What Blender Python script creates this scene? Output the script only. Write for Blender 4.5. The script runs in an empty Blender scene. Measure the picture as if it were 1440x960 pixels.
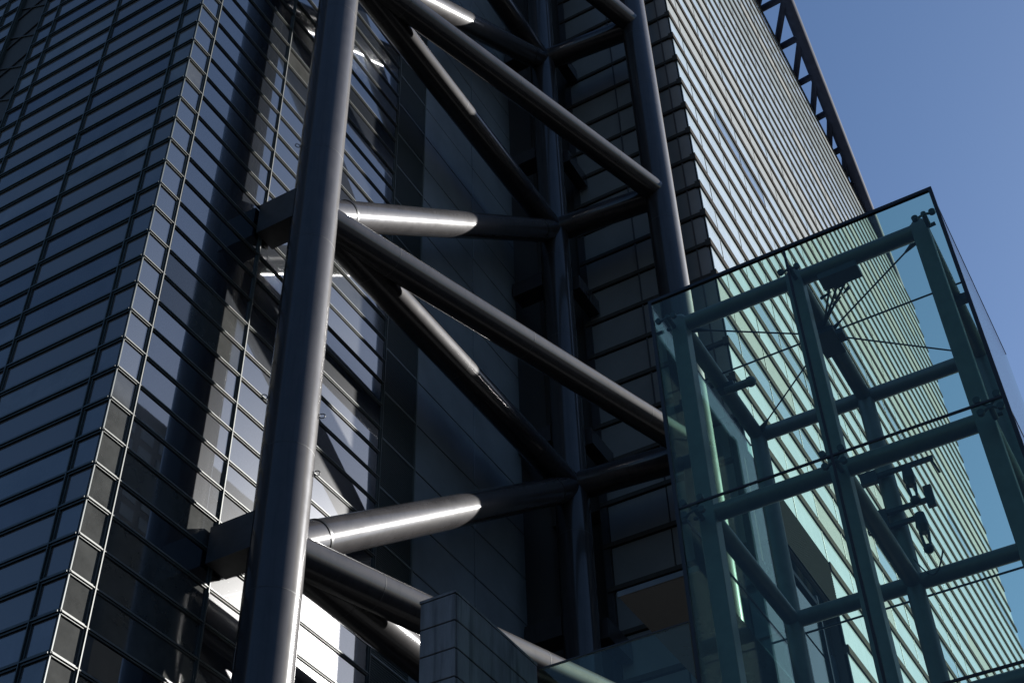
import bpy, math, random
from mathutils import Vector, Matrix
random.seed(7)
sc = bpy.context.scene
COL = sc.collection
R = math.radians

# ------------------------------------------------------------------ camera
F, PITCH, ROLL, HEAD = 1946.17, 0.7610046, -0.0335750, 0.49688
fw = Vector((math.cos(PITCH)*math.cos(HEAD), math.cos(PITCH)*math.sin(HEAD), math.sin(PITCH)))
r0 = Vector((math.sin(HEAD), -math.cos(HEAD), 0)); u0 = r0.cross(fw)
rt = math.cos(ROLL)*r0 + math.sin(ROLL)*u0
up = -math.sin(ROLL)*r0 + math.cos(ROLL)*u0
cam = bpy.data.objects.new('camera', bpy.data.cameras.new('camera')); COL.objects.link(cam)
cam.data.sensor_width = 36; cam.data.lens = 36*F/1440
cam.data.clip_start = .1; cam.data.clip_end = 4000
cam.matrix_world = Matrix(((rt.x, up.x, -fw.x, 0), (rt.y, up.y, -fw.y, 0), (rt.z, up.z, -fw.z, 0), (0, 0, 0, 1)))
sc.camera = cam

# ------------------------------------------------------------------ sky and sun
SUN_AZ, SUN_EL = -34.0, 28.0          # plan angle from +X, elevation
w = bpy.data.worlds.new('World'); sc.world = w; w.use_nodes = True
nt = w.node_tree
sky = nt.nodes.new('ShaderNodeTexSky'); sky.sky_type = 'NISHITA'; sky.sun_disc = False
sky.sun_elevation = R(SUN_EL); sky.sun_rotation = R(90 - SUN_AZ)
sky.air_density = 1.1; sky.dust_density = .8; sky.ozone_density = 6.0
nt.links.new(sky.outputs[0], nt.nodes['Background'].inputs[0])
nt.nodes['Background'].inputs[1].default_value = 0.05
sl = bpy.data.lights.new('sun', 'SUN'); sl.energy = 5.0; sl.angle = R(0.53); sl.color = (1, .975, .94)
so = bpy.data.objects.new('sun', sl); COL.objects.link(so)
sd = Vector((math.cos(R(SUN_EL))*math.cos(R(SUN_AZ)), math.cos(R(SUN_EL))*math.sin(R(SUN_AZ)), math.sin(R(SUN_EL))))
so.rotation_euler = sd.to_track_quat('Z', 'Y').to_euler(); so.location = sd*300
vs = sc.view_settings; vs.view_transform = 'Standard'; vs.look = 'None'; vs.gamma = 1
vs.exposure = 1.25
sc.cycles.max_bounces = 10; sc.cycles.transparent_max_bounces = 24; sc.cycles.caustics_reflective = False
sc.cycles.caustics_refractive = False

# ------------------------------------------------------------------ materials
def mat(name, base, rough=.5, metal=0., ior=1.5, noise=0., nscale=3., bump=0., bscale=8., bdist=.01, stretch=None, rvar=0., coat=0., crough=.05, spec=None, streak=0.):
    m = bpy.data.materials.new(name); m.use_nodes = True
    n = m.node_tree.nodes; l = m.node_tree.links; p = n['Principled BSDF']
    p.inputs['Base Color'].default_value = (*base, 1); p.inputs['Roughness'].default_value = rough
    p.inputs['Metallic'].default_value = metal; p.inputs['IOR'].default_value = ior
    if spec is not None: p.inputs['Specular IOR Level'].default_value = spec
    if coat: p.inputs['Coat Weight'].default_value = coat; p.inputs['Coat Roughness'].default_value = crough
    g = n.new('ShaderNodeNewGeometry'); mp = n.new('ShaderNodeMapping'); l.new(g.outputs['Position'], mp.inputs[0])
    if stretch: mp.inputs['Scale'].default_value = stretch
    if noise or rvar:
        t = n.new('ShaderNodeTexNoise'); t.inputs['Scale'].default_value = nscale; t.inputs['Detail'].default_value = 6
        t.inputs['Roughness'].default_value = .65
        l.new(mp.outputs[0], t.inputs['Vector'])
    if noise:
        r = n.new('ShaderNodeMapRange'); r.inputs[1].default_value = .3; r.inputs[2].default_value = .7
        r.inputs[3].default_value = 1-noise; r.inputs[4].default_value = 1+noise
        l.new(t.outputs['Fac'], r.inputs[0])
        mx = n.new('ShaderNodeMix'); mx.data_type = 'RGBA'; mx.blend_type = 'MULTIPLY'; mx.inputs[0].default_value = 1
        mx.inputs[6].default_value = (*base, 1); cb = n.new('ShaderNodeCombineXYZ')
        for i in range(3): l.new(r.outputs[0], cb.inputs[i])
        l.new(cb.outputs[0], mx.inputs[7]); l.new(mx.outputs[2], p.inputs['Base Color'])
    if streak:   # rain stains running down
        ms = n.new('ShaderNodeMapping'); ms.inputs['Scale'].default_value = (5, 5, .35); l.new(g.outputs['Position'], ms.inputs[0])
        ts = n.new('ShaderNodeTexNoise'); ts.inputs['Scale'].default_value = 1.0; ts.inputs['Detail'].default_value = 5; l.new(ms.outputs[0], ts.inputs['Vector'])
        rs = n.new('ShaderNodeMapRange'); rs.inputs[1].default_value = .5; rs.inputs[2].default_value = .68; rs.inputs[3].default_value = 1; rs.inputs[4].default_value = 1-streak
        l.new(ts.outputs['Fac'], rs.inputs[0]); mm = n.new('ShaderNodeMath'); mm.operation = 'MULTIPLY'
        l.new(r.outputs[0], mm.inputs[0]); l.new(rs.outputs[0], mm.inputs[1])
        for i in range(3): l.new(mm.outputs[0], cb.inputs[i])
    if rvar:
        r2 = n.new('ShaderNodeMapRange'); r2.inputs[1].default_value = .3; r2.inputs[2].default_value = .7
        r2.inputs[3].default_value = max(0, rough-rvar); r2.inputs[4].default_value = rough+rvar
        l.new(t.outputs['Fac'], r2.inputs[0]); l.new(r2.outputs[0], p.inputs['Roughness'])
    if bump:
        t2 = n.new('ShaderNodeTexNoise'); t2.inputs['Scale'].default_value = bscale; t2.inputs['Detail'].default_value = 2
        l.new(g.outputs['Position'], t2.inputs['Vector'])
        b = n.new('ShaderNodeBump'); b.inputs['Strength'].default_value = bump; b.inputs['Distance'].default_value = bdist
        l.new(t2.outputs['Fac'], b.inputs['Height']); l.new(b.outputs[0], p.inputs['Normal'])
    return m

STEEL = mat('grey_painted_steel', (.030, .027, .028), .62, .12, 1.5, .25, .9, .08, 1.2, .02, rvar=.07, coat=.8, crough=.15, streak=.3, spec=.14)
STEELM = mat('matt_painted_steel', (.032, .040, .070), .8, 0, 1.15, .18, .9)
STEELJ = mat('weld_seam', (.03, .03, .032), .6)
DARKSTEEL = mat('dark_steel', (.045, .046, .05), .5, .2, noise=.2)
GLASSB = mat('curtain_wall_glass', (.006, .009, .014), .015, 0, 2.7, bump=.10, bscale=.35, bdist=.012, coat=.6, crough=.26)
GLASSB2 = mat('curtain_wall_glass_haze', (.045, .046, .044), .06, 0, 1.8, noise=.3, nscale=.8, bump=.10, bscale=.5, bdist=.012)  # grey base paints in the hazy mirrored building, plus dust on the glass
GLASSA = mat('curtain_wall_glass_navy', (.105, .090, .082), .03, 0, 1.85, bump=.1, bscale=.3, bdist=.01)
AVAR = [mat('curtain_wall_glass_navy_%s' % n_, c_, .03, 0, i_, noise=.35, nscale=.5, bump=.12, bscale=.3, bdist=.012) for n_, c_, i_ in (('pale', (.105, .098, .10), 1.9), ('deep', (.06, .056, .062), 1.85), ('blind', (.12, .115, .11), 1.75), ('dull', (.075, .072, .07), 2.0))]
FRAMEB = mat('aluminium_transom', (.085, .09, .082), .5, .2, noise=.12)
FRAMEA = mat('shade_toned_transom', (.045, .055, .05), .45, .2, noise=.15)  # same aluminium, with the -X face's shade put into the colour
GASKET = mat('black_gasket', (.012, .012, .013), .6)
CLAD = mat('slate_cladding', (.15, .165, .175), .35, 0, 1.5, noise=.25, nscale=.25, bump=.05, bscale=.4, bdist=.01)
LOUVM = mat('matt_louvre_blade', (.028, .03, .03), .9, 0, 1.2, spec=0.)  # darker louvre copy, the band's shade is put into its colour
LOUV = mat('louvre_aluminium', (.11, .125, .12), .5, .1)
CORE = mat('tower_core', (.04, .04, .04), .8)
PANELD = mat('white_glass_panel', (.40, .465, .49), .6, 0, 1.5, noise=.10, nscale=.25, spec=0., streak=.10, coat=1., crough=.05, bump=.08, bscale=.5, bdist=.01)
PANELG = mat('grey_glass_panel', (.29, .305, .295), .6, 0, 1.5, noise=.18, nscale=14, spec=0., coat=.35, crough=.1)
PANELW = mat('clear_window_glass', (.45, .55, .60), .06, .7, 1.5)
LEDGE = mat('brown_grey_ledge', (.062, .058, .054), .9, 0, 1.08, spec=.0, noise=.15)
WINC = mat('shaded_window', (.17, .175, .175), .3, 0, 1.5, noise=.12, nscale=.3, bump=.08, bscale=.3, bdist=.01)
BOXSTEEL = mat('enclosure_steel', (.135, .13, .115), .38, .1, noise=.15, nscale=2)
BLACK = mat('black_edge_trim', (.01, .01, .01), .4)
STONE = mat('granite_slab', (.27, .25, .23), .75, 0, noise=.35, nscale=1.4, streak=.55, bump=.25, bscale=25, bdist=.004, stretch=(1.2, 1.2, .35))
SOFFIT = mat('canopy_soffit', (.016, .038, .042), .2, 0, noise=.15, nscale=1.)
BROWN = mat('opposite_facade', (.085, .078, .07), .7, 0, noise=.5, nscale=.25, stretch=(1, 1, .12))
ASPH = mat('asphalt', (.045, .047, .05), .9, 0, noise=.2)

def clear_glass(name, tint, ior=1.5, rough=.0):
    m = bpy.data.materials.new(name); m.use_nodes = True
    n = m.node_tree.nodes; l = m.node_tree.links; n.clear()
    o = n.new('ShaderNodeOutputMaterial'); tr = n.new('ShaderNodeBsdfTransparent'); gl = n.new('ShaderNodeBsdfGlossy')
    tr.inputs[0].default_value = (*tint, 1); gl.inputs['Roughness'].default_value = rough
    fr = n.new('ShaderNodeFresnel')
    g = n.new('ShaderNodeNewGeometry'); mr = n.new('ShaderNodeMapRange'); mr.inputs[3].default_value = ior; mr.inputs[4].default_value = 1/ior
    l.new(g.outputs['Backfacing'], mr.inputs[0]); l.new(mr.outputs[0], fr.inputs[0]); t2 = n.new('ShaderNodeTexNoise'); t2.inputs['Scale'].default_value = .6
    l.new(g.outputs['Position'], t2.inputs['Vector'])
    b = n.new('ShaderNodeBump'); b.inputs['Strength'].default_value = .08; b.inputs['Distance'].default_value = .01
    l.new(t2.outputs['Fac'], b.inputs['Height']); l.new(b.outputs[0], gl.inputs['Normal'])
    mx = n.new('ShaderNodeMixShader'); l.new(fr.outputs[0], mx.inputs[0]); l.new(tr.outputs[0], mx.inputs[1]); l.new(gl.outputs[0], mx.inputs[2])
    l.new(mx.outputs[0], o.inputs[0]); return m
GREEN = clear_glass('green_tinted_glass', (.83, .96, .88), 1.40)
GREEN2 = clear_glass('green_tinted_side_glass', (.76, .90, .85), 1.22)

# ------------------------------------------------------------------ helpers
def thing(name, label, cat, loc=(0, 0, 0), group=None):
    o = bpy.data.objects.new(name, None); COL.objects.link(o); o.location = loc; o.empty_display_size = .5
    o['label'] = label; o['category'] = cat
    if group: o['group'] = group
    return o

def origin(o):
    v = Vector((0, 0, 0))
    while o is not None: v += o.location; o = o.parent
    return v

def link(name, me, parent=None, loc=(0, 0, 0), label=None, kind=None):
    """me is in local coordinates, loc is the world position of its origin"""
    o = bpy.data.objects.new(name, me); COL.objects.link(o)
    L = Vector(loc)
    if parent is not None:
        L = L - origin(parent); o.parent = parent
    o.location = L
    if label: o['label'] = label
    if kind: o['kind'] = kind
    return o

BOXF = [(0, 3, 2, 1), (4, 5, 6, 7), (0, 1, 5, 4), (1, 2, 6, 5), (2, 3, 7, 6), (3, 0, 4, 7)]
class MB:
    def __init__(s): s.v = []; s.f = []; s.sm = []
    def box(s, a, b):
        k = len(s.v); x0, y0, z0 = a; x1, y1, z1 = b
        s.v += [(x0, y0, z0), (x1, y0, z0), (x1, y1, z0), (x0, y1, z0), (x0, y0, z1), (x1, y0, z1), (x1, y1, z1), (x0, y1, z1)]
        s.f += [tuple(i+k for i in q) for q in BOXF]; s.sm += [0]*6; return s
    def hexa(s, pts):
        k = len(s.v); s.v += [tuple(p) for p in pts]; s.f += [tuple(i+k for i in q) for q in BOXF]; s.sm += [0]*6; return s
    def tube(s, p0, p1, r, n=24, r1=None, caps=True):
        p0 = Vector(p0); p1 = Vector(p1); d = (p1-p0).normalized(); r1 = r if r1 is None else r1
        a = d.orthogonal().normalized() if abs(d.z) < .95 else Vector((1, 0, 0)); a = (a - d*a.dot(d)).normalized(); b = d.cross(a)
        k = len(s.v)
        for i in range(n):
            t = 2*math.pi*i/n; c = a*math.cos(t)+b*math.sin(t)
            s.v.append(tuple(p0+c*r)); s.v.append(tuple(p1+c*r1))
        for i in range(n):
            j = (i+1) % n; s.f.append((k+2*i, k+2*j, k+2*j+1, k+2*i+1)); s.sm.append(1)
        if caps:
            e = len(s.v); s.v += s.v[k:e]   # own vertices, so the caps do not bend the side normals
            s.f.append(tuple(e+2*i for i in reversed(range(n)))); s.f.append(tuple(e+2*i+1 for i in range(n))); s.sm += [0, 0]
        return s
    def ball(s, c, r, n=12, m=6):
        pts = [(r*math.sin(math.pi*i/m), -r*math.cos(math.pi*i/m)) for i in range(m+1)]
        k = len(s.v)
        for rr, zz in pts:
            for j in range(n):
                t = 2*math.pi*j/n; s.v.append((c[0]+rr*math.cos(t), c[1]+rr*math.sin(t), c[2]+zz))
        for i in range(m):
            for j in range(n):
                q = (j+1) % n; s.f.append((k+i*n+j, k+i*n+q, k+(i+1)*n+q, k+(i+1)*n+j)); s.sm.append(1)
        return s
    def mesh(s, name, material):
        me = bpy.data.meshes.new(name); me.from_pydata(s.v, [], s.f); me.materials.append(material)
        me.polygons.foreach_set('use_smooth', [bool(x) for x in s.sm]); me.update(); return me
    def obj(s, name, material, parent=None, label=None, kind=None, at=None):
        """vertices are world coordinates; the origin is put at `at` (default: first vertex)"""
        o = Vector(at) if at is not None else Vector(s.v[0])
        s.v = [tuple(Vector(p)-o) for p in s.v]
        return link(name, s.mesh(name, material), parent, o, label, kind)

def bevel_box_mesh(name, dx, dy, dz, m, bv=.01):
    """a box with chamfered edges on its +/- faces, centred on the origin's lower corner"""
    import bmesh
    bm = bmesh.new(); bmesh.ops.create_cube(bm, size=1)
    for v in bm.verts: v.co = Vector(((v.co.x+.5)*dx, (v.co.y+.5)*dy, (v.co.z+.5)*dz))
    bmesh.ops.bevel(bm, geom=bm.edges[:], offset=bv, segments=1, affect='EDGES')
    me = bpy.data.meshes.new(name); bm.to_mesh(me); bm.free(); me.materials.append(m); return me

# ------------------------------------------------------------------ ground
MB().box((-900, -900, -2.2), (900, 900, -1.6)).obj('ground', ASPH, kind='structure')

# ------------------------------------------------------------------ unseen blocks, added to cut off low sky and darken mirrored glass
for nme, a, bb, lab in (('unseen_block', (-75, -70, -1.6), (-45, 10, 38), 'plain grey unseen block added south west behind the camera to block low sky'),
                   ('unseen_block', (-75, 22, -1.6), (-48, 110, 46), 'plain grey unseen block added west behind the camera to block low sky'),
                   ('unseen_block', (62, -14, -1.6), (80, -8, 66), 'slim dark block added right of the picture to darken the glass that mirrors it'),
                   ('unseen_block', (-35, -95, -1.6), (35, -65, 52), 'plain grey unseen block added south behind the camera to block low sky')):
    o = MB().box(a, bb).obj(nme, BROWN if 'slim' in lab else ASPH); o['label'] = lab; o['category'] = 'building'

# ------------------------------------------------------------------ glass office tower: facades facing -X (shaded) and -Y (sunlit)
XA, YB = 25.8, 30.57
Z0, RH = 22.85, 1.5
tower = thing('glass_tower', 'dark banded glass office tower whose sharp corner rises left of the thick column', 'building', (XA, YB, -1.6))
TOPZ = 122.
g = .06   # the glass sits this far behind the frame face
# body just behind the glass
c = MB()
c.box((XA+.25, YB+.25, -1.6), (57.1, 120, TOPZ))
c.obj('tower_core', CORE, tower)
MB().box((57.103, 31.0, -1.6), (66, 45, TOPZ)).obj('recess_wall', CORE, tower)

def z_of(k): return Z0 + RH*k
GB = .085
# --- bays of the sunlit face (x0, x1, first row, last row built singly)
baysB = [(XA+.0, 26.95, -2, 27), (26.95, 32.22, -2, 32), (32.22, 37.38, 0, 34), (37.38, 42.55, 2, 38)]
K_LO, K_HI = -6, 60
for bi, (x0, x1, ka, kb) in enumerate(baysB):
    W = x1-x0-.20 if bi else x1-x0-.14
    xs = x0+.10 if bi else x0+.04
    pane = MB().box((0, 0, 0), (W, .05, RH-.17)).mesh('pane', GLASSB)
    pane2 = pane.copy(); pane2.materials[0] = GLASSB2
    far = MB()
    for k in range(K_LO, K_HI):
        z = z_of(k)+.085
        if ka <= k <= kb:
            blind = bi > 0 and random.random() < .10
            hazed = (bi == 0 and k <= 7) or (bi == 1 and k in (1, 2, 3)) or random.random() < .05
            o = link('pane', pane2 if hazed else pane, tower, (xs, YB, z))
            o.rotation_euler = (random.gauss(0, .0022), 0, random.gauss(0, .0022))
        else: far.box((xs, YB, z), (xs+W, YB+.05, z+RH-.17))
    far.obj('upper_and_lower_panes', GLASSB, tower, kind='stuff')
# transoms of the sunlit face: three thin fins each
def transomB(x0, x1):
    b = MB()
    b.box((x0, -.055, -.085), (x1, .20, -.045))
    b.box((x0, -.10, -.022), (x1, .20, .022))
    b.box((x0, -.055, .045), (x1, .20, .085))
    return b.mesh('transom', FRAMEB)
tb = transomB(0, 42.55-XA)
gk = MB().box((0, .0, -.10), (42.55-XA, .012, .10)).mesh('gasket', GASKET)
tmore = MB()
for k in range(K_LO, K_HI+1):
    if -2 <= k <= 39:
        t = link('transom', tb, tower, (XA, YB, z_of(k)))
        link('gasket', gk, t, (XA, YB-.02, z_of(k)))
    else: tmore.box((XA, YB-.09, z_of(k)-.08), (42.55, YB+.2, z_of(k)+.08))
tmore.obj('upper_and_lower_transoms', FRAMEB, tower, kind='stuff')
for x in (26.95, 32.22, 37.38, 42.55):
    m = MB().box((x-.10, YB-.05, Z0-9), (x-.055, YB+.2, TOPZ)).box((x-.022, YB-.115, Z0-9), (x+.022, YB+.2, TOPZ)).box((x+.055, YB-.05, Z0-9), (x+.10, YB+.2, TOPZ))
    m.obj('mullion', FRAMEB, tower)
MB().box((XA-.03, YB-.04, -1.6), (XA+.02, YB+.02, TOPZ)).obj('corner_profile', FRAMEA, tower)
# --- louvre strip beside the sunlit bays
lv = MB()
n = 26
for i in range(n):
    zz = i*3.0/n + .03
    lv.hexa([(0, -.02, zz), (2.96, -.02, zz), (2.96, .07, zz+.05), (0, .07, zz+.05), (0, -.02, zz+.03), (2.96, -.02, zz+.03), (2.96, .07, zz+.08), (0, .07, zz+.08)])
lvm = lv.mesh('louvre_panel', LOUV)
for k in range(-3, 29):
    link('louvre_panel', lvm, tower, (42.68, YB+.05, Z0-.4+3*k))
for x in (42.62, 45.66):
    MB().box((x-.05, YB-.03, 10), (x+.05, YB+.2, TOPZ)).obj('louvre_jamb', LOUV, tower)
ltr = MB().box((0, -.02, -.05), (2.9, .1, .05)).mesh('louvre_rail', LOUV)
for k in range(-3, 29): link('louvre_rail', ltr, tower, (42.70, YB+.01, Z0-.4+3*k))
# --- smooth cladding panels further back
for x0, x1 in ((45.74, 51.55), (51.61, 57.1)):
    pm = bevel_box_mesh('cladding_panel', x1-x0, .12, 2.93, CLAD, .02)
    for k in range(-3, 29):
        o = link('cladding_panel', pm, tower, (x0, YB+.02+random.random()*.012, Z0-.36+3*k))
        o.rotation_euler = (random.gauss(0, .001), 0, random.gauss(0, .001))
# --- shaded face (-X)
ys = [YB+1.2]
while ys[-1] < 80: ys.append(ys[-1]+5.15)
baysA = [(YB, ys[0], -2, 27), (ys[0], ys[1], -2, 29), (ys[1], ys[2], 0, 31), (ys[2], 43.4, 2, 33), (46.0, ys[3]+2.6, 24, 36)]
for bi, (y0, y1, ka, kb) in enumerate(baysA):
    W = y1-y0-.2; ysx = y0+.10
    pane = MB().box((0, 0, 0), (.05, W, RH-.24)).mesh('pane', GLASSA)
    pv = []
    for q in range(4):
        pp = pane.copy(); pp.materials[0] = AVAR[q]; pv.append(pp)
    far = MB()
    for k in range(K_LO, K_HI):
        z = z_of(k)+.12
        if ka <= k <= kb:
            o = link('pane', pane if random.random() < .55 else random.choice(pv), tower, (XA, ysx, z))
            o.rotation_euler = (0, random.gauss(0, .0012), random.gauss(0, .0012))
        else: far.box((XA, ysx, z), (XA+.05, ysx+W, z+RH-.24))
    far.obj('upper_and_lower_panes', GLASSA, tower, kind='stuff')
for (ya, yb2) in ((YB, 43.4), (46.0, 60)):
    L = yb2-ya
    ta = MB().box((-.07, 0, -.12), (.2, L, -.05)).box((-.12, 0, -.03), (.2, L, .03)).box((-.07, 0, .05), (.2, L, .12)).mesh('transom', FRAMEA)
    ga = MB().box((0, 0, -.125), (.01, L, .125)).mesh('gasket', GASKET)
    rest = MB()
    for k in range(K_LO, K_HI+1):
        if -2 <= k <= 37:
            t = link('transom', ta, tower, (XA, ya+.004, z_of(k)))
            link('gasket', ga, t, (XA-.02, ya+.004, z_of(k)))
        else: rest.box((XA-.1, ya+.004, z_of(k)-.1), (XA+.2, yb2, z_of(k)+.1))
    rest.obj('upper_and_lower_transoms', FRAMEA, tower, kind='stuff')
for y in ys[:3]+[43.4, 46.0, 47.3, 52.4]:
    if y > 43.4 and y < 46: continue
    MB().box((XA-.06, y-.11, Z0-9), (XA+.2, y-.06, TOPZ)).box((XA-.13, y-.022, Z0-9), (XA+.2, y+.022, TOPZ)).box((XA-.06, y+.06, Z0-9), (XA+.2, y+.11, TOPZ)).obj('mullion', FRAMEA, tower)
slot = MB().box((XA+.16, 43.5, -1.6), (XA+.24, 45.9, TOPZ)).obj('vertical_slot', CORE, tower)
for k in range(10, 40):
    MB().tube((XA+.1, 43.5, z_of(k)), (XA+.1, 45.9, z_of(k)+1.3*(1 if k % 2 else -1)), .05, 8).obj('slot_bracing', GASKET, tower)

# ------------------------------------------------------------------ white striped wing
XC, YD = 61.2, 17.95
FLH = 3.0
ROOF = Z0+3*42
wing = thing('banded_tower_wing', 'tall wing with pale glass panels between dark ledges, receding to the right under the sky', 'building', (XC, YD, -1.6))
c = MB()
c.box((XC+.3, YD+.3, 49.9), (163, 60, ROOF))
c.box((74.4, YD+.3, -1.6), (163, 60, 49.89))
c.box((69.6, 18.9, -1.6), (74.39, 60, 46.2))
c.obj('wing_core', CORE, wing)
LT = .60      # ledge thickness
def dz(k): return Z0+FLH*k
joints = [XC+.03, 63.68]
while joints[-1]+5.3 < 163: joints.append(joints[-1]+5.3)
joints.append(163.0)
pcache = {}
def pmesh(Wd, H, m):
    key = (round(Wd, 2), round(H, 2), m.name)
    if key not in pcache: pcache[key] = MB().box((0, 0, 0), (Wd, .06, H)).mesh('facade_panel', m)
    return pcache[key]
stuffp = {PANELD.name: MB(), PANELG.name: MB(), PANELW.name: MB()}
mats = {PANELD.name: PANELD, PANELG.name: PANELG, PANELW.name: PANELW}
built = 0
greyrows = {}
for k in range(-2, 42):
    for j in range(len(joints)-1):
        x0, x1 = joints[j], joints[j+1]
        z = dz(k)+LT/2
        if k < 9 and x1 < 74.5: continue
        x0 += .012; x1 -= .012; H = FLH-LT
        m = PANELD
        rr = random.Random(k*7+j//3*131).random()
        if k in (24, 25, 27, 33): m = PANELG if random.Random(k*31+j//4).random() < .75 else PANELD
        elif rr < .10: m = PANELG
        if k in (12, 22) and random.Random(k+j//2*17).random() < .7: m = PANELW
        if k == 15 and j in (2, 3, 4): m = PANELW
        r = math.hypot(x0, YD); tn = z/r
        if built < 296 and x0 < 93 and .5 < tn < 1.62:
            o = link('facade_panel', pmesh(x1-x0, H, m), wing, (x0, YD+.02, z)); built += 1
            o.rotation_euler = (random.gauss(0, .001), 0, random.gauss(0, .001))
        else: stuffp[m.name].box((x0, YD+.02, z), (x1, YD+.08, z+H))
for nme, mb in stuffp.items():
    if mb.v: mb.obj('distant_facade_panels', mats[nme], wing, kind='stuff')
# ledges (wrap round the corner), one per storey
for k in range(-2, 43):
    z = dz(k); xa = XC if k > 9 else 74.4
    b = MB().box((xa-.16 if k > 9 else xa, YD-.09, z-LT/2), (163.1, YD+.3, z+LT/2))
    if k > 9: b.box((XC-.11, YD+.301, z-.13), (XC+.3, 27.5, z+.17))
    b.obj('ledge', LEDGE, wing)
    if 1 < k < 10: MB().box((XC-.11, 18.96, z-.13), (XC+.3, 27.5, z+.17)).obj('ledge', LEDGE, wing)
# thin zigzag stays down the joints
for j in range(1, 12):
    b = MB()
    for k in range(9, 42):
        z = dz(k); x = joints[j]
        b.box((x-.011, YD-.01, z+LT/2), (x+.011, YD+.02, z+FLH-LT/2))
    b.obj('panel_joint_bar', LOUV, wing)
# shaded end face (-X) of the wing
baysC = [(YD+.12, 18.95), (18.95, 23.25), (23.25, 27.1)]
for (y0, y1) in baysC:
    pm = MB().box((0, 0, 0), (.06, y1-y0-.10, FLH-.44)).mesh('end_window', WINC)
    for k in range((10 if y1 < 19 else 2), 36):
        o = link('end_window', pm, wing, (XC+.02, y0+.05, dz(k)+.22))
        o.rotation_euler = (0, random.gauss(0, .0015), random.gauss(0, .0015))
for y in (18.95, 23.25, 27.1):
    MB().box((XC-.05, y-.05, 49.9), (XC+.2, y+.05, ROOF)).obj('end_mullion', DARKSTEEL, wing)
MB().box((XC-.02, 27.151, 30), (XC+.25, 27.6, ROOF)).obj('end_pilaster', DARKSTEEL, wing)
MB().box((XC+1.4, 27.61, -1.6), (XC+1.9, 31.5, ROOF)).obj('recess_back_wall', CORE, wing)
MB().box((XC+.09, 18.3, 20), (XC+.28, 27.15, 51.9)).obj('lower_end_wall', LEDGE, wing)
# louvre band and soffit under the corner
lb = MB()
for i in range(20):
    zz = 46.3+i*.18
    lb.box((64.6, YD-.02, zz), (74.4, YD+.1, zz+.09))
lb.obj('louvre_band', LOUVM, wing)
MB().box((64.6, YD+.101, 46.2), (74.38, YD+.3, 49.86)).obj('louvre_backing', CORE, wing)
MB().box((64.5, YD+.11, 46.2), (64.59, 28, 49.88)).obj('fascia_panel', CLAD, wing)
MB().box((64.6, YD+.31, 46.1), (74.38, 28, 46.19)).obj('soffit', SOFFIT, wing)
lw = MB().box((0, 0, 0), (1.5, .05, 4.2)).mesh('lower_window', mat('blue_grey_window', (.10, .14, .18), .03, 0, 1.6))
for i in range(3):
    for z in (30., 34.5, 39.0): 
        link('lower_window', lw, wing, (69.7+i*1.57, 18.82, z+.1))
for i in range(4): MB().box((69.62+i*1.57-.04, 18.75, 10), (69.62+i*1.57+.04, 18.9, 46.0)).obj('lower_mullion', LEDGE, wing)
MB().box((69.52, 18.9, -1.6), (69.59, 30, 46.1)).obj('lower_return_wall', CORE, wing)
rp = bevel_box_mesh('return_wall_panel', .06, 2.2, 1.47, CLAD, .02)
for j in range(5):
    for k in range(14): link('return_wall_panel', rp, wing, (69.45, 18.93+j*2.23, 46.05-1.5*(k+1)))

# ------------------------------------------------------------------ curved roof truss along the far roofline
crown = thing('roof_edge_truss', 'curved grey tube truss standing off the far roof edge, against the blue sky', 'roof truss', (103, 15.2, 150.5))
def crown_y(x): return 10.8 + (x-61)*.098 - max(0, x-100)*.028
pts = [Vector((61+i*7.0, crown_y(61+i*7.0), 150.8 - max(0, (61+i*7-120))*.05)) for i in range(15)]
b = MB()
for i in range(len(pts)-1): b.tube(pts[i], pts[i+1], .84, 28, caps=False)
b.obj('outer_tube', STEELM, crown)
xs = 69.3
while xs < 150:
    y = crown_y(xs); z = 150.6-max(0, xs-120)*.05
    MB().tube((xs, y, z), (xs, YD+1, z-.4), .45, 16).obj('stub_tube', STEELM, crown)
    MB().tube((xs, y, z), (xs+6.4, YD+.8, z-.8), .42, 16).obj('diagonal_tube', STEELM, crown)
    xs += 6.6

# ------------------------------------------------------------------ exposed steel megatruss
truss = thing('external_steel_truss', 'giant grey tubular steel truss of columns and crossing braces in front of the towers', 'steel truss', (32.75, 27.9, -1.6))
CF, CM, CR = Vector((32.75, 27.9, 0)), Vector((57.2, 27.45, 0)), Vector((58.0, 19.84, 0))
RF, RM, RB = 1.07, 1.0, .79
def at(c, z): return Vector((c.x, c.y, z))
def seam(parent, p, d, r, wd=.05, m=STEELJ, proud=.006, name='weld_seam'):
    d = d.normalized(); MB().tube(p-d*wd/2, p+d*wd/2, r+proud, 48, caps=True).obj(name, m, parent)
for nme, cc, rad, lab in (('column', CF, RF, 'thick front column, lit along its right edge'), ('column', CM, RM, 'shaded rear column in the recess'), ('column', CR, RM, 'right column beside the banded wing')):
    o = MB().tube(at(cc, -1.6), at(cc, 118), rad, 64).obj(nme, STEEL, truss, label=lab)
    for z in ((27.6, 34.2, 46.1, 52.4, 64.5, 70) if cc is CF else (45, 60, 67.5, 82, 88.5)):
        seam(o, at(cc, z), Vector((0, 0, 1)), rad, .04, STEELJ, .004)
L = [10., 30.0, 48.6, 70.6, 90.4, 111.]
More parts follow.
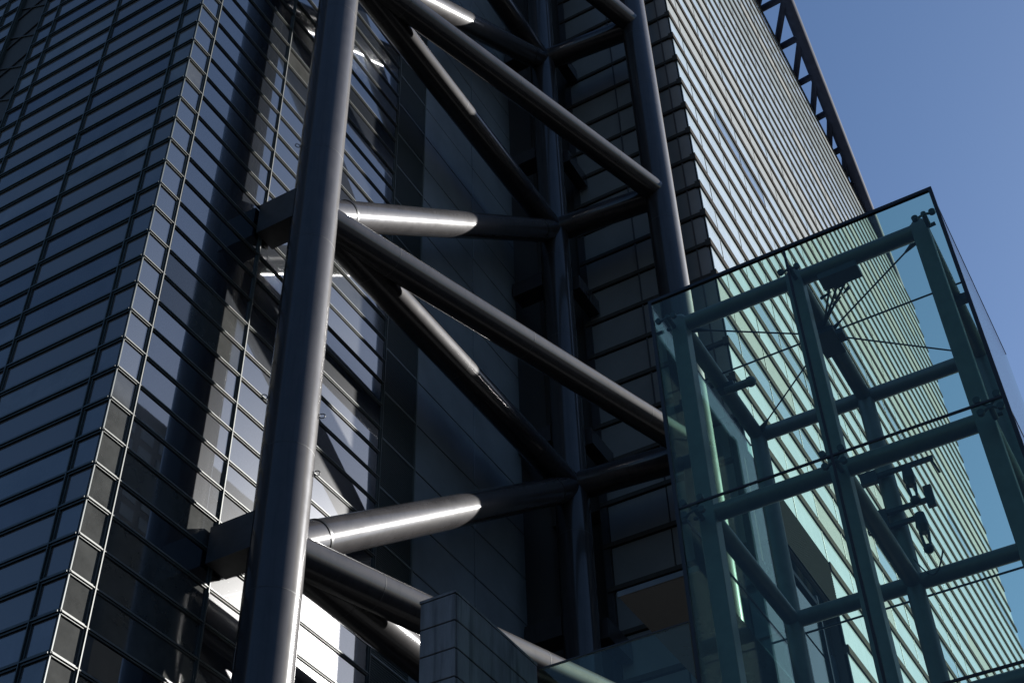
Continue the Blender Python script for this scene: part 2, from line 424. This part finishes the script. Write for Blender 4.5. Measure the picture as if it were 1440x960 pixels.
for i, z in enumerate(L):
    for a, bb, tag in ((CF, CM, 0), (CF, CR, 1), (CM, CR, 2)):
        o = MB().tube(at(a, z), at(bb, z), RB if tag != 2 else .84, 48).obj('horizontal_tube', STEEL, truss)
        d = at(bb, z)-at(a, z)
        if tag < 2:
            for t in (.30,):
                n1 = d.normalized().orthogonal().normalized(); pp = at(a, z)+d*t+Vector((0, 0, 1))*RB*.93+Vector((0, -1, 0))*RB*.3
                MB().tube(pp-Vector((0, 0, .1)), pp+Vector((0, 0, .16)), .02, 8).obj('lifting_pin', BLACK, o)
        for t in ((.17, .5, .83) if tag < 2 else (.2, .8)):
            seam(o, at(a, z)+d*t, d, RB, .035, STEELJ, .004)
    if i+1 < len(L):
        d = at(CM, L[i+1])-at(CF, z); p0 = at(CF, z)
        o = MB().tube(p0, at(CM, L[i+1]), RB, 48).obj('rising_brace', STEEL, truss)
        seam(o, p0+d*.085, d, RB, .17, BLACK, .03, 'black_collar')
        seam(o, p0+d*.9, d, RB, .12, BLACK, .02, 'black_collar')
        for q in (-.5, .9):   # small lugs by the collar
            n0 = d.normalized().cross(Vector((0, 0, 1))).normalized(); n1 = n0.cross(d.normalized())
            pp = p0+d*.085+(n0*math.cos(q*2)+n1*math.sin(q*2))*RB
            MB().tube(pp-d.normalized()*.25, pp+d.normalized()*.05, .05, 8).obj('lug', BLACK, o)
# box beams tying the front column to the glass tower
for zc, h in ((30.45, 1.65), (48.85, 1.95), (70.6, 1.8), (10.4, 1.8), (90.4, 1.8)):
    b = MB().box((31.78, 28.4, zc-h/2), (33.0, YB-.12, zc+h/2)); b.obj('box_beam', DARKSTEEL, truss)
# stub beams behind the rear column
for z in (39.5, 52.7, 65.9, 79.1, 92.3):
    MB().box((56.6, 28.3, z-.6), (57.9, 30.5, z+.6)).obj('stub_beam', STEEL, truss)
    MB().box((58.1, 26.3, z-.6), (61.0, 27.1, z+.6)).obj('stub_beam', STEEL, truss)
# small hook eyes on the front column
for z, s in ((36.3, 1), (37.0, -1), (53.1, -1), (33.4, 1)):
    ang = math.atan2(-27.9, -32.75) + s*1.35
    p = at(CF, z)+Vector((math.cos(ang), math.sin(ang), 0))*RF
    b = MB(); out = Vector((math.cos(ang), math.sin(ang), 0))
    prev = None
    for q in range(13):
        t = q*2*math.pi/12; pt = p+out*(.14+.12*math.cos(t))+Vector((0, 0, 1))*.12*math.sin(t)
        if prev is not None: b.tube(prev, pt, .022, 6, caps=False)
        prev = pt
    b.obj('hook_eye', BLACK, truss)

# ------------------------------------------------------------------ glass lift enclosure
XG, YL, YR, ZT = 22.9, 8.50, 1.40, 24.12
XB = 29.3
box = thing('glass_enclosure', 'green tinted glass enclosure hung on a grey tube frame, at lower right', 'glass enclosure', (XG, YR, -1.6))
seams_y = [YL, 4.99, YR]
seams_z = [ZT, 17.88, 12.3, 6.7, 1.1]
for i in range(2):
    for j in range(4):
        MB().box((XG, seams_y[i+1]+.03, seams_z[j+1]+.03), (XG+.024, seams_y[i]-.03, seams_z[j]-.03)).obj('glass_pane', GREEN, box)
for y in (YL, YR):
    for j in range(4):
        MB().box((XG+.06, y-.012, seams_z[j+1]+.03), (XB-.03, y+.012, seams_z[j]-.03)).obj('side_glass_pane', GREEN2, box)
for y in (4.99,): MB().box((XG-.008, y-.03, 1), (XG+.03, y+.03, ZT)).obj('silicone_joint', BLACK, box)
for z in seams_z[1:]:
    MB().box((XG-.012, YR, z-.025), (XG+.032, YL, z+.025)).obj('silicone_joint', BLACK, box)
    for y in (YL, YR): MB().box((XG+.08, y-.02, z-.025), (XB, y+.02, z+.025)).obj('silicone_joint', BLACK, box)
MB().box((XG-.03, YL-.035, -1.6), (XG+.06, YL+.05, ZT+.02)).obj('edge_trim', BLACK, box)
MB().box((XG-.03, YR-.05, -1.6), (XG+.06, YR+.035, ZT+.02)).obj('edge_trim', BLACK, box)
MB().box((XG-.03, YR-.05, ZT+.021), (XG+.06, YL+.05, ZT+.11)).obj('top_trim', BLACK, box)
for y in (YL, YR): MB().box((XG+.061, y-.02, ZT-.02), (XB, y+.02, ZT+.02)).obj('side_top_trim', DARKSTEEL, box)
XF, XK = 23.7, 28.7
YN = [8.08, 5.05, 1.94]
ZN = [23.84, 18.05, 12.4, 6.8, 1.2]
RT = .215
for y in YN:
    for x in (XF, XK):
        if x == XF:
            pm = bevel_box_mesh('frame_post', .40, .38, ZN[0]+.12+1.6, BOXSTEEL, .018); link('frame_post', pm, box, (x-.2, y-.19, -1.6))
        else: MB().tube((x, y, -1.6), (x, y, ZN[0]+.12), .22, 28).obj('frame_post', BOXSTEEL, box)
        MB().ball((x, y, ZN[0]+.14), .2, 16, 8).obj('post_cap', BOXSTEEL, box)
for z in ZN:
    for i in range(2):
        for x in (XF, XK): MB().tube((x, YN[i], z), (x, YN[i+1], z), .2, 28).obj('frame_rail', BOXSTEEL, box)
    for y in YN: MB().tube((XF, y, z), (XK, y, z), .2, 28).obj('frame_rail', BOXSTEEL, box)
    for y in (YN[0], YN[2]):  # arms to the side glass and in front
        s = 1 if y > 5 else -1
        MB().tube((XF, y, z+.02), (XF, y+s*.36, z+.05), .05, 10).obj('glass_arm', DARKSTEEL, box)
# spider fittings at every front node
for zi, z in enumerate(seams_z[:4]):
    for y in seams_y:
        zz = z if zi else ZT-.42
        yy = y - .32 if y == YL else (y+.32 if y == YR else y)
        sp = MB().tube((XF-.2, yy, zz), (XG+.16, yy, zz), .06, 12).obj('spider_fitting', DARKSTEEL, box)
        for dy in (-.2, .2):
            for dzz in ((-.16, .16) if zi else (-.16,)):
                a = Vector((XG+.2, yy, zz)); e = Vector((XG+.12, yy+dy, zz+dzz))
                MB().tube(a, e, .03, 8).obj('spider_arm', DARKSTEEL, sp)
                MB().tube(e, e-Vector((.09, 0, 0)), .075, 14).obj('disc_bolt', BLACK, sp)
# roof cross bracing with its star node
S = Vector((25.85, 5.05, ZN[0]-.05))
st = MB().ball(S, .16, 16, 8).obj('star_node', DARKSTEEL, box)
MB().box((S.x-.45, S.y-.26, S.z-.30), (S.x+.5, S.y+.26, S.z-.14)).box((S.x-.18, S.y-.42, S.z-.24), (S.x+.18, S.y+.42, S.z-.10)).obj('gusset_plate', DARKSTEEL, st)
for q, (ex, ey) in enumerate(((-.9, -.45), (-1.3, -.25), (-1.1, -.62))):
    a = Vector((S.x+ex, S.y+ey, S.z-.02)); e2 = Vector((24.1, 3.7+q*.28, ZN[0]-.28)); d = (e2-a).normalized()
    MB().tube(a+d*.1, a+d*.45, .045, 8, .02).tube(a+d*.6, a+d*.85, .02, 8, .05).obj('turnbuckle', BLACK, st)
# roller bracket on the left roof beam
MB().tube((26.2, 8.0, 23.55), (26.2, 7.35, 23.55), .11, 14).ball((26.2, 7.3, 23.55), .15, 12, 6).obj('roller_bracket', BOXSTEEL, box)
for e in ((XF+.3, YN[0]-.25, ZN[0]), (XF+.3, YN[2]+.25, ZN[0]), (XK-.3, YN[0]-.25, ZN[0]), (XK-.3, YN[2]+.25, ZN[0])):
    e = Vector(e); d = (e-S).normalized()
    MB().tube(S+d*.15, e, .022, 8).obj('tie_rod', BLACK, box)
    MB().tube(S+d*.12, S+d*.55, .08, 10, .025).obj('rod_end', DARKSTEEL, box)
    MB().tube(e-d*.35, e+d*.1, .025, 10, .09).obj('rod_end', DARKSTEEL, box)
MB().tube((25.85, YN[0]+.3, ZN[0]), (25.85, YR, ZN[0]), .025, 8).obj('cross_rod', BLACK, box)
for z in (18.0, 12.3): MB().tube((XB, YL, z), (XB, YR, z), .028, 8).obj('cross_rod', BLACK, box)
for x, y in ((XF+2.5, YN[0]), (XF+2.5, YN[2])):
    MB().box((x-.1, y-.35, ZN[0]-.3), (x+.1, y+.1, ZN[0]-.1)).obj('gusset', DARKSTEEL, box)
MB().box((XF-.1, 3.55, ZN[0]-.36), (XF+.35, 4.5, ZN[0]-.18)).obj('cable_bracket', DARKSTEEL, box)
for i, y in enumerate((3.75, 4.0, 4.25)): MB().tube((XF+.1, y, ZN[0]-.3), (XF+1.6, 4.95, ZN[0]-.2), .03, 6).obj('bracket_cable', BLACK, box)

# ------------------------------------------------------------------ lift shaft behind the enclosure
sh = thing('lift_shaft', 'dark green panelled lift shaft with pulleys on top, behind the left of the glass enclosure', 'lift shaft', (31, 9.1, -1.6))
SHM = mat('dark_green_panel', (.03, .05, .045), .15, 0, 1.6, noise=.4, nscale=.7, bump=.1, bscale=.6, bdist=.01)
MB().box((31.08, 8.62, -1.6), (33.0, 9.86, 20.9)).obj('shaft_core', CORE, sh)
pa = bevel_box_mesh('shaft_panel', .05, 1.2, 1.42, SHM, .012); pb = bevel_box_mesh('shaft_panel', 1.86, .05, 1.42, SHM, .012)
for k in range(10):
    z = 20.8-1.5*(k+1); link('shaft_panel', pa, sh, (31.02, 8.64, z)); link('shaft_panel', pb, sh, (31.1, 8.56, z))
for x, y in ((31.0, 8.55), (31.0, 9.9), (33.0, 8.55)): MB().box((x-.06, y-.06, -1.6), (x+.06, y+.06, 21.3)).obj('corner_post', BLACK, sh)
MB().box((30.95, 8.5, 20.95), (33.1, 9.95, 21.1)).obj('top_plate', DARKSTEEL, sh)
for y, z, rr in ((9.55, 21.55, .26), (8.95, 21.4, .2)):
    pl = MB().tube((31.3, y, z), (31.42, y, z), rr, 18).obj('pulley', BLACK, sh)
    b = MB()
    for q in range(8):
        a_ = q*math.pi/4; b.box((31.3, y+math.cos(a_)*rr-.05, z+math.sin(a_)*rr-.05), (31.42, y+math.cos(a_)*rr+.05, z+math.sin(a_)*rr+.05))
    b.obj('teeth', BLACK, pl)
MB().tube((31.36, 9.4, 21.5), (31.36, 9.4, 24.5), .02, 6).tube((31.36, 9.0, 21.4), (31.36, 9.0, 24.5), .02, 6).obj('hoist_cable', BLACK, sh)

# ------------------------------------------------------------------ twin floodlight bracket on the inner post
fl = thing('floodlight_bracket', 'black bracket carrying two slim spotlights, clamped to the middle post behind green glass', 'spotlight', (XK, 5.05, 20.2))
XP = XK-.32
for z, ya, yb_ in ((21.08, 5.5, 3.78), (19.95, 5.75, 4.0), (19.55, 5.75, 4.35)):
    MB().box((XP-.05, yb_, z-.055), (XP+.05, ya, z+.055)).obj('arm', BLACK, fl)
MB().tube((XP, 3.83, 21.05), (XP, 3.72, 20.6), .03, 8).obj('hook_rod', BLACK, fl)
for zc in (20.55, 19.15):
    lm = MB().tube((XP-.05, 4.45, zc+.45), (XP-.05, 4.45, zc+.1), .12, 16, .16).tube((XP-.05, 4.45, zc+.1), (XP-.05, 4.45, zc-.1), .16, 16, .1).obj('lamp_head', BLACK, fl)
    for dy in (-.1, .1): MB().tube((XP-.05, 4.45+dy, zc-.05), (XP-.05, 4.45+dy*.6, zc-.5), .035, 8).obj('yoke', BLACK, lm)
    MB().ball((XP-.05, 4.45, zc-.55), .13, 12, 6).obj('lamp_joint', BLACK, lm)
MB().box((XP-.1, 4.0, 19.7), (XP+.02, 4.2, 20.3)).obj('junction_box', BLACK, fl)
MB().box((XP-.08, 5.2, 20.9), (XP+.06, 5.62, 21.25)).obj('clamp', BLACK, fl)
MB().box((XP-.08, 5.2, 19.4), (XP+.06, 5.6, 20.05)).obj('clamp', BLACK, fl)
prev = None; b = MB()
for q in range(13):
    t = q/12; p = Vector((XP-.05, 4.85-.7*t, 18.45-.55*math.sin(math.pi*t)))
    if prev is not None: b.tube(prev, p, .02, 6)
    prev = p
b.obj('power_cable', BLACK, fl)

# ------------------------------------------------------------------ low glass screen, canopy and stone pier
scr = thing('glass_screen', 'low greenish glass screen between the stone pier and the glass enclosure', 'glass screen', (22.9, 10.3, -1.6))
MB().box((22.9, 8.58, 1), (22.924, 12.03, 15.08)).obj('glass_sheet', GREEN, scr)
MB().box((22.885, 8.58, 15.081), (22.94, 12.03, 15.11)).obj('top_rail', DARKSTEEL, scr)
for z in (13.55, 12.55): MB().tube((24.0, 8.4, z), (24.0, 14.5, z), .09, 14).obj('handrail', BOXSTEEL, scr)
MB().tube((24.0, 10.7, 1), (24.0, 10.7, 13.5), .06, 12).obj('rail_post', BOXSTEEL, scr)
can = thing('glass_canopy', 'flat grey green canopy pane jutting left from the glass enclosure', 'canopy', (24., 9.5, 16.9))
MB().box((24., 8.6, 16.97), (30.5, 10.54, 17.03)).obj('canopy_sheet', SOFFIT, can)
MB().box((23.93, 8.6, 16.93), (23.99, 10.54, 17.07)).obj('front_edge', BOXSTEEL, can)

pier = thing('stone_pier', 'stained grey stone pier with stepped slab joints at bottom centre', 'pier', (19.6, 12.07, -1.6))
MB().box((19.66, 12.13, -1.6), (22.84, 12.86, 15.0)).obj('pier_core', CORE, pier)
hs = [15.18]
hstep = [.60, .57, .60, .60]
z = 15.18; i = 0
while z > 9:
    h = .61
    MBB = bevel_box_mesh('stone_slab', .055, .80, h-.02, STONE, .012)
    o = link('stone_slab', MBB, pier, (19.60, 12.085, z-h)); 
    for jx, (xa, xb) in enumerate(((19.66, 22.88),)):
        m2 = bevel_box_mesh('stone_slab', xb-xa, .06, h-.02, STONE, .012)
        link('stone_slab', m2, pier, (xa, 12.066+random.random()*.003, z-h))
    z -= h
MB().box((19.60, 12.07, 15.182), (22.9, 12.91, 15.24)).obj('coping_slab', STONE, pier)

# ------------------------------------------------------------------ building across the street (off to the right, mirrored in the facade)
opp = thing('opposite_office_block', 'dull brown office block across the street, seen only mirrored in the lower glass facade', 'building', (113, -65, -1.6))
MB().box((95, -90, -1.6), (138, -60.3, 134)).obj('block_body', BROWN, opp)
wb = MB()
for zi in range(40):
    for xi in range(9):
        wb.box((96.5+xi*4.1, -60.28, 3+zi*3.25), (99.3+xi*4.1, -60.15, 5.0+zi*3.25))
wb.obj('block_windows', WINC, opp, kind='stuff')
